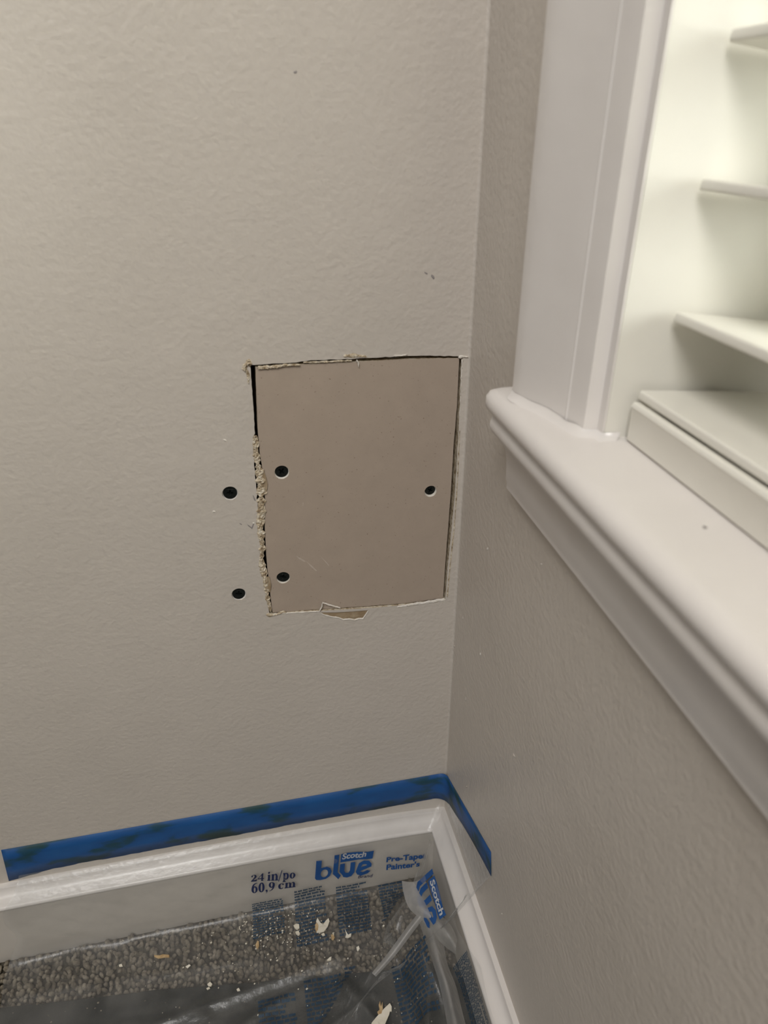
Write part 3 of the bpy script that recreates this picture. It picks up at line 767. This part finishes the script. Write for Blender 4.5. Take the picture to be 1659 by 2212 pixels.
G['2'] = (merge([poly([(.02, 0), (.98, 0), (1.02, .42), (.95, .42), (.88, .28), (.42, .28), (.78, .60), (.92, .84), (.94, 1.06), (.84, 1.28), (.62, 1.41), (.40, 1.42), (.16, 1.34), (.03, 1.12), (.06, .98), (.18, .92), (.32, .98), (.34, 1.12), (.26, 1.22), (.30, 1.30), (.44, 1.33), (.56, 1.24), (.60, 1.02), (.50, .74), (.28, .42), (.02, .12)])]), 1.10)
G['4'] = (merge([poly([(.55, 0), (1.02, 0), (1.02, .08), (.90, .08), (.90, .34), (1.06, .34), (1.06, .50), (.90, .50), (.90, 1.42), (.72, 1.42), (.0, .48), (.0, .34), (.60, .34), (.60, .08), (.55, .08)], [(.16, .50), (.60, .50), (.60, 1.08)])]), 1.12)
G['i'] = (merge(stem(.14, 0, 1.0) + [poly(ell(.29, 1.30, .17, .17))]), .62)
G['n'] = (merge(stem(.14, 0, 1.0) + stem(.78, 0, .72, head=False) + [poly([(.44, .78), (.56, .94), (.78, 1.03), (.98, .96), (1.08, .80), (1.08, .60), (.78, .60), (.78, .74), (.72, .86), (.60, .84), (.44, .68)])]), 1.26)
G['m'] = (merge(stem(.14, 0, 1.0) + stem(.76, 0, .72, head=False) + stem(1.38, 0, .72, head=False) + [poly([(a+.44, .78), (a+.56, .94), (a+.76, 1.03), (a+.96, .96), (a+1.06, .80), (a+1.06, .60), (a+.76, .60), (a+.76, .74), (a+.70, .86), (a+.60, .84), (a+.44, .68)]) for a in (0, .62)]), 1.88)
G['p'] = (merge(stem(.14, -.44, 1.0) + [poly(ell(.66, .5, .44, .53, 20, -140, 140) + ell(.60, .5, .13, .38, 20, 130, -130))]), 1.18)
G['c'] = (merge([poly(ell(.5, .5, .50, .52, 24, 42, 318) + [(.80, .20)] + ell(.54, .5, .15, .40, 20, 300, 62)), poly(ell(.80, .76, .16, .17))]), 1.00)
G['/'] = (merge([poly([(-.06, -.22), (.10, -.22), (.62, 1.48), (.46, 1.48)])]), .62)
def word(txt, sp=.04):
    parts, x = [], 0
    for ch in txt:
        if ch == ' ': x += .42; continue
        g, adv = G[ch]; parts.append(shift(g, x)); x += adv + sp
    return merge(parts), x
def font_text(txt, fat=0.02, shear=0.0):
    c = bpy.data.curves.new('lettering', 'FONT'); c.body = txt; c.offset = fat; c.shear = shear; c.resolution_u = 4; c.size = 1.0
    t = bpy.data.objects.new('lettering', c); COL.objects.link(t)
    dg = bpy.context.evaluated_depsgraph_get(); me = t.evaluated_get(dg).to_mesh()
    P = [(v.co.x, v.co.y) for v in me.vertices]; Fc = [tuple(p.vertices) for p in me.polygons]
    t.evaluated_get(dg).to_mesh_clear(); bpy.data.objects.remove(t); bpy.data.curves.remove(c)
    return P, Fc

V_FACE = lambda z: next(VL[i] for i in range(len(PR)) if PR[i][1] < z)     # arc length where the film hangs at height z
(w1, l1_), (w2, l2_) = word('24 in/po'), word('60,9 cm')
print_mesh('printed_size', *w1, -.1628, V_FACE(.0385), .0070, M['navy'], .0355/(l1_*.0070), -.115)
print_mesh('printed_size', *w2, -.1636, V_FACE(.0270), .0070, M['navy'], .0355/(l2_*.0070), -.115)
# logo: heavy lowercase word with a flag above the u and e
LG = []
LG.append(poly([(0, 0.18), (0, 1.42), (.30, 1.42), (.30, .88), (.62, .92), (.82, .78), (.90, .50), (.82, .20), (.62, .04), (.30, 0), (.08, .04)], ell(.50, .46, .20, .27, 16)))
LG.append(poly([(.98, .30), (.98, 1.66), (1.24, 1.66), (1.24, .40), (1.44, .12), (1.32, -.12), (1.12, .12)]))
LG.append(poly([(1.34, .98), (1.61, .98), (1.61, .46), (1.69, .30), (1.85, .28), (1.93, .44), (1.93, .98), (2.19, .98), (2.19, .28), (2.04, .02), (1.80, -.06), (1.58, .0), (1.54, .12), (1.34, .42)]))
LG.append(poly([(2.26, .30), (2.36, .10), (2.60, .0), (2.96, .10), (3.10, .26), (2.90, .36), (2.66, .24), (2.50, .32), (3.12, .60), (3.12, .78), (2.96, .98), (2.66, 1.02), (2.40, .86)], [(2.52, .58), (2.62, .76), (2.82, .76), (2.86, .70)]))
print_mesh('printed_logo', *merge(LG), -.1128, V_FACE(.0268), .0168, M['ink'], .88, -.11)
FLG = [poly([(1.34, 1.10), (1.34, 1.68), (1.70, 1.72), (2.30, 1.70), (2.80, 1.62), (3.16, 1.68), (3.14, 1.12), (2.80, 1.08), (2.40, 1.13), (1.90, 1.10)])]
print_mesh('printed_logo_flag', *merge(FLG), -.1128, V_FACE(.0268), .0168, M['ink'], .88, -.11)
T_ = font_text('Scotch', .03, .12)
bend = lambda gx_, gy_: (gx_, gy_ + (.10*math.sin(gx_*2.3) if gx_ > 1.4 else 0))
print_mesh('printed_logo_name', *T_, -.1128 + 1.42*.0148 + .0020, V_FACE(.0268) - 1.20*.0168 + .0002, .0092, M['knock'], .80, -.09, bend, .0006)
T_ = font_text('Brand', .012, .1)
print_mesh('printed_logo_word', *T_, -.0778, V_FACE(.0205), .0050, M['navy'], 1.05, -.16)
T_ = font_text('Pre-Taped Pl', .034)
b2 = lambda gx_, gy_: (gx_ if gx_ < 4.4 else gx_ - .10*(gx_-4.4)**2, gy_ + (-.22*(gx_-4.2)**2 if gx_ > 4.2 else 0))
print_mesh('printed_words', *T_, -.0535, V_FACE(.0330), .0086, M['ink'], 0.98, -.07, b2)
T_ = font_text("Painter's", .034)
b3 = lambda gx_, gy_: (gx_, gy_ + (-.25*(gx_-3.4)**2 if gx_ > 3.4 else 0))
print_mesh('printed_words', *T_, -.0537, V_FACE(.0235), .0086, M['ink'], 0.98, -.07, b3)
# the same logo again on the window-wall side of the film
print_mesh('printed_logo', *merge(LG[1:]), .026, V_FACE(.016), .0185, M['ink'], .95, .0)
print_mesh('printed_logo_flag', *merge(FLG), .026, V_FACE(.016), .0185, M['ink'], .95, .0)
T_ = font_text('Scotch', .03, .12)
print_mesh('printed_logo_name', *T_, .026 + 1.42*.0185*.95, V_FACE(.016) - 1.24*.0185 , .0100, M['knock'], 1.05, .0, None, .0006)
# paragraphs of fine print: rows of short word bars
def para(s0, v0, wd, ht, rows, mat, seed, skew=0.0):
    r = random.Random(seed); P, Fc = [], []
    lh = ht/rows
    for k in range(rows):
        x = 0.0; y1 = -k*lh; end = wd*(1 if r.random() < .8 else r.uniform(.6, .95))
        while x < end - .0008:
            wl = min(r.uniform(.0020, .0062), end - x); n_ = max(1, int(wl/.0011))
            for q_ in range(n_):                   # letters of a word as tight uneven bars
                a = x + wl*q_/n_; b = x + wl*(q_+.86)/n_; top_ = y1 - lh*r.uniform(.02, .18); lo = y1 - lh*r.uniform(.62, .74)
                i = len(P); P += [(a, lo), (b, lo), (b, top_), (a, top_)]; Fc.append((i, i+1, i+2, i+3))
            x += wl + .0008
        if False: break
    P = [(x + skew*(-y), y) for x, y in P]
    return print_mesh('printed_paragraph', P, Fc, s0, v0, 1.0, mat, 1.0, 0.0, None, .0004)
def vf(y): return next(VL[i] for i in range(len(PR)) if PR[i][0] >= -y)
para(-.1645, vf(-.0175), .0250, .0300, 14, M['teal'], 1, -.03)
para(-.1300, vf(-.0170), .0250, .0480, 17, M['teal'], 2, -.05)
para(-.0960, vf(-.0175), .0260, .0420, 16, M['teal'], 3, -.06)
para(-.0610, vf(-.0190), .0215, .0330, 13, M['teal'], 4, .0)
para(-.1640, vf(-.0860), .0270, .0440, 14, M['teal'], 5)
para(-.1300, vf(-.0800), .0280, .0500, 16, M['teal'], 6)
para(-.0990, vf(-.0760), .0250, .0520, 17, M['teal'], 7)
para(.1120, V_BEAD - .0010, .0520, .0300, 12, M['teal'], 9)

from mathutils.bvhtree import BVHTree
BVH = BVHTree.FromPolygons(fv, ff)
def drop(x, y):
    h = BVH.ray_cast(Vector((x, y, .3)), Vector((0, 0, -1))); return h[0].z if h[0] else .006
def para_plan(x0, y0, wd, ht, rows, seed, rot, skew):
    r = random.Random(seed); P, Fc = [], []; lh = ht/rows
    for k in range(rows):
        x = 0.0; end = wd*(1 if r.random() < .8 else r.uniform(.6, .95))
        while x < end - .0008:
            wl = min(r.uniform(.0020, .0062), end - x); n_ = max(1, int(wl/.0011))
            for q_ in range(n_):
                a_ = x + wl*q_/n_; b_ = x + wl*(q_+.86)/n_; t_ = -k*lh - lh*r.uniform(.02, .18); l_ = -k*lh - lh*r.uniform(.62, .74)
                i = len(P)
                for u_, w_ in ((a_, l_), (b_, l_), (b_, t_), (a_, t_)):
                    u_ += skew*(-w_); X = x0 + u_*math.cos(rot) - w_*math.sin(rot); Y = y0 + u_*math.sin(rot) + w_*math.cos(rot)
                    P.append((X, Y, drop(X, Y) + .0006))
                Fc.append((i, i+1, i+2, i+3))
            x += wl + .0008
    o_ = obj('printed_paragraph', P, Fc, M['teal'], film); o_.matrix_parent_inverse = finv
para_plan(-.0640, -.0840, .0270, .0440, 14, 21, .10, -.10)

# ---- gathered folds of film standing in the corner
def fold(name, rows, mat=M['milky'], nsub=6, label=None):
    """rows: list of lists of Vectors (same length); smooth loft"""
    rows = [catm3(r, nsub) for r in rows]
    colsT = list(zip(*rows)); colsT = [catm3(list(c), nsub) for c in colsT]
    n_ = len(colsT[0]); vs__, fs__ = [], []
    for c in colsT: vs__ += c
    for i in range(len(colsT)-1):
        for j in range(n_-1):
            a = i*n_+j; fs__.append((a, a+1, a+n_+1, a+n_))
    o_ = obj(name, vs__, fs__, mat, film, True); o_.matrix_parent_inverse = finv
    if label: o_['label'] = label
    return o_
def catm3(P, n_):
    out = []
    for i in range(len(P)-1):
        p0, p1, p2, p3 = P[max(i-1, 0)], P[i], P[i+1], P[min(i+2, len(P)-1)]
        for k in range(n_):
            t = k/n_; m1 = (p2-p0)*.5; m2 = (p3-p1)*.5
            out.append(p1*(2*t**3-3*t*t+1) + m1*(t**3-2*t*t+t) + p2*(-2*t**3+3*t*t) + m2*(t**3-t*t))
    out.append(P[-1]); return out
def fp(px, py, y): return on_back(px, py, y)
fold('film_fold', [[fp(868, 1903, -.032), fp(872, 1930, -.044), fp(884, 1962, -.058), fp(915, 1992, -.070), fp(952, 2036, -.087), fp(985, 2062, -.098)],
                   [fp(893, 1905, -.040), fp(900, 1930, -.052), fp(912, 1960, -.066), fp(938, 1985, -.077), fp(965, 2015, -.090), fp(985, 2045, -.098)],
                   [fp(915, 1897, -.034), fp(925, 1915, -.044), fp(935, 1945, -.058), fp(952, 1975, -.068), fp(975, 2000, -.080), fp(988, 2030, -.090)]], label='gathered flap of film in the corner')
fold('film_fold', [[fp(905, 1990, -.062), fp(918, 2030, -.078), fp(935, 2080, -.098), fp(950, 2130, -.116), fp(962, 2190, -.136), fp(970, 2235, -.150)],
                   [fp(925, 1990, -.072), fp(938, 2030, -.088), fp(950, 2080, -.108), fp(966, 2130, -.126), fp(980, 2190, -.146), fp(990, 2235, -.160)],
                   [fp(948, 2000, -.066), fp(958, 2035, -.080), fp(966, 2080, -.098), fp(985, 2130, -.117), fp(1000, 2190, -.137), fp(1012, 2235, -.152)]], label='twisted pleat of film beside the window wall')
def fl(px, py, z): return on_level(px, py, z)
fold('film_fold', [[fl(912, 1962, .030), fl(878, 2004, .024), fl(840, 2056, .015), fl(803, 2102, .007)],
                   [fl(917, 1968, .034), fl(884, 2010, .028), fl(846, 2062, .018), fl(808, 2106, .009)],
                   [fl(924, 1972, .030), fl(892, 2014, .024), fl(853, 2065, .015), fl(812, 2110, .006)]], label='raised pleat of film running from the corner')

# ---- debris on the film
def film_z(x, y): return drop(x, y)
def chip(name, px, mat, thick=.0007, lift=.0010, curl=.0, seed=0, label=None, cat='flake', group=None, zref=None):
    c = Vector((sum(p[0] for p in px)/len(px), sum(p[1] for p in px)/len(px)))
    g = on_level(c.x, c.y, .005); zb = film_z(g.x, g.y) + lift
    l = [on_level(p[0], p[1], zb) for p in px]
    pts_, tris_ = fill2d([[(q.x, q.y) for q in l]]); n_ = len(pts_)
    def hz_(p): return zb + curl*((p[0]-g.x)**2 + (p[1]-g.y)**2)/(.008**2) + .0004*noise.noise(Vector((p[0]*600, p[1]*600, seed)))
    vs__ = [(p[0], p[1], hz_(p)) for p in pts_] + [(p[0], p[1], hz_(p)+thick) for p in pts_]
    fs__ = [tuple(reversed(t)) for t in tris_] + [tuple(n_+i for i in t) for t in tris_] + [(i, (i+1) % n_, n_+(i+1) % n_, n_+i) for i in range(n_)]
    o_ = obj(name, vs__, fs__, mat); tag(o_, label, cat, group); return o_
GP = 'drywall crumbs fallen on the plastic'
chip('paint_flake', [(683, 1992), (686, 1985), (692, 1994), (698, 1998), (704, 1990), (710, 1986), (712, 1992), (708, 2003), (700, 2014), (692, 2016), (684, 2017), (686, 2006)], M['flake'], .0008, .0014, .0012, 1, 'winged cream flake on the second block of fine print', 'flake', GP)
chip('paper_curl', [(681, 1998), (685, 1994), (688, 2000), (687, 2010), (683, 2014), (681, 2008)], M['tan'], .0008, .0022, 0, 2, 'brown paper curl tucked under the winged cream flake', 'paper scrap', GP)
chip('paint_flake', [(803, 2212), (812, 2200), (830, 2180), (842, 2169), (846, 2176), (846, 2186), (842, 2186), (841, 2192), (834, 2208), (828, 2225), (800, 2225)], M['flake'], .0010, .0030, .0004, 3, 'large white flake at the bottom edge of the picture', 'flake', GP)
chip('paper_curl', [(818, 2172), (821, 2163), (823, 2176), (826, 2165), (827, 2180), (824, 2190), (817, 2192), (815, 2187), (820, 2182)], M['tan'], .0008, .0045, 0, 4, 'pale tan paper curl leaning on the large white flake', 'paper scrap', GP)
chip('paper_curl', [(333, 2064), (345, 2065), (352, 2062), (366, 2064), (366, 2069), (355, 2069), (342, 2071), (334, 2068)], M['tan'], .0008, .0012, 0, 5, 'thin ochre paper shred lying alone near the baseboard', 'paper scrap', GP)
chip('paint_flake', [(745, 2008), (748, 2014), (752, 2020), (759, 2017), (758, 2024), (752, 2027), (746, 2026), (748, 2019)], M['flake'], .0008, .0014, .001, 6, 'curled cream flake on the third block of fine print', 'flake', GP)
chip('paint_flake', [(634, 2000), (640, 1996), (646, 1998), (647, 2006), (642, 2010), (637, 2006)], M['flake'], .001, .0012, 0, 7, 'chunky cream crumb left of the second block of fine print', 'flake', GP)
chip('paint_flake', [(638, 2014), (645, 2011), (648, 2018), (646, 2022), (640, 2019)], M['flake'], .0008, .0012, 0, 8, 'small cream crumb just below the chunky one', 'flake', GP)
chip('paint_flake', [(694, 2019), (700, 2016), (702, 2021), (697, 2023)], M['flake'], .0008, .0012, 0, 9, 'tiny cream crumb right under the winged flake', 'flake', GP)
chip('paper_curl', [(715, 2020), (720, 2019), (723, 2026), (720, 2032), (716, 2030)], M['tan'], .0008, .0012, 0, 10, 'tan crumb between the second and third blocks of fine print', 'paper scrap', GP)
chip('paint_flake', [(770, 2047), (775, 2044), (777, 2050), (773, 2056), (771, 2053)], M['flake'], .0007, .0012, 0, 11, 'slim cream flake below the third block of fine print', 'flake', GP)
chip('paint_flake', [(706, 2075), (712, 2069), (716, 2067), (715, 2075), (709, 2077)], M['flake'], .0007, .0012, 0, 12, 'white flake on bare film below the second block of print', 'flake', GP)
chip('paper_curl', [(550, 2036), (552, 2042), (556, 2033), (559, 2034), (560, 2044), (556, 2052), (553, 2046)], M['tan'], .0007, .0012, 0, 13, 'orange-tan crumb under the first block of fine print', 'paper scrap', GP)
chip('paint_flake', [(448, 2127), (454, 2122), (459, 2127), (456, 2132), (450, 2131)], M['flake'], .0009, .0012, 0, 14, 'white crumb pair on the dark area, upper crumb', 'flake', GP)
chip('paint_flake', [(446, 2136), (452, 2133), (454, 2136), (448, 2139)], M['flake'], .0009, .0012, 0, 15, 'white crumb pair on the dark area, lower crumb', 'flake', GP)
chip('paint_flake', [(511, 2138), (516, 2135), (519, 2141), (513, 2142)], M['flake'], .0009, .0012, 0, 16, 'white crumb on the dark area right of the crumb pair', 'flake', GP)
chip('paint_flake', [(401, 2089), (409, 2084), (412, 2086), (405, 2092)], M['flake'], .0007, .0012, 0, 17, 'slim white flake right of the ochre shred', 'flake', GP)
chip('paint_flake', [(257, 2085), (263, 2083), (265, 2088), (258, 2089)], M['flake'], .0007, .0012, 0, 18, 'white crumb left of the ochre shred', 'flake', GP)
# countless dust specks
dv, df_ = [], []
rr = random.Random(12)
spots = []
for _ in range(150): spots.append((rr.gauss(610, 60), rr.gauss(2005, 28)))
for _ in range(60): spots.append((rr.uniform(380, 830), rr.uniform(1950, 2110)))
for _ in range(30): spots.append((rr.uniform(300, 960), rr.uniform(2060, 2200)))
for (a, b) in spots:
    if b < 1945 + (600-a)*.18: continue
    g = on_level(a, b, .005)
    if not (-.32 < g.x < -.03 and -.2 < g.y < -.021): continue
    z = film_z(g.x, g.y) + .0012; r = rr.choice([.0004, .0005, .0007, .0009])*rr.uniform(.7, 1.1)
    k = len(dv)
    for v in [(-1, 0, 0), (1, .2, 0), (.1, 1, 0), (-.1, -1, .1), (.2, .1, 1)]:
        dv.append((g.x + v[0]*r*rr.uniform(.6, 1.2), g.y + v[1]*r, z + v[2]*r))
    df_ += [(k, k+2, k+4), (k+2, k+1, k+4), (k+1, k+3, k+4), (k+3, k, k+4), (k, k+3, k+1), (k, k+1, k+2)]
tag(obj('plaster_dust', dv, df_, M['flake']), 'scattered white plaster dust specks on the plastic film', 'dust', None, 'stuff')
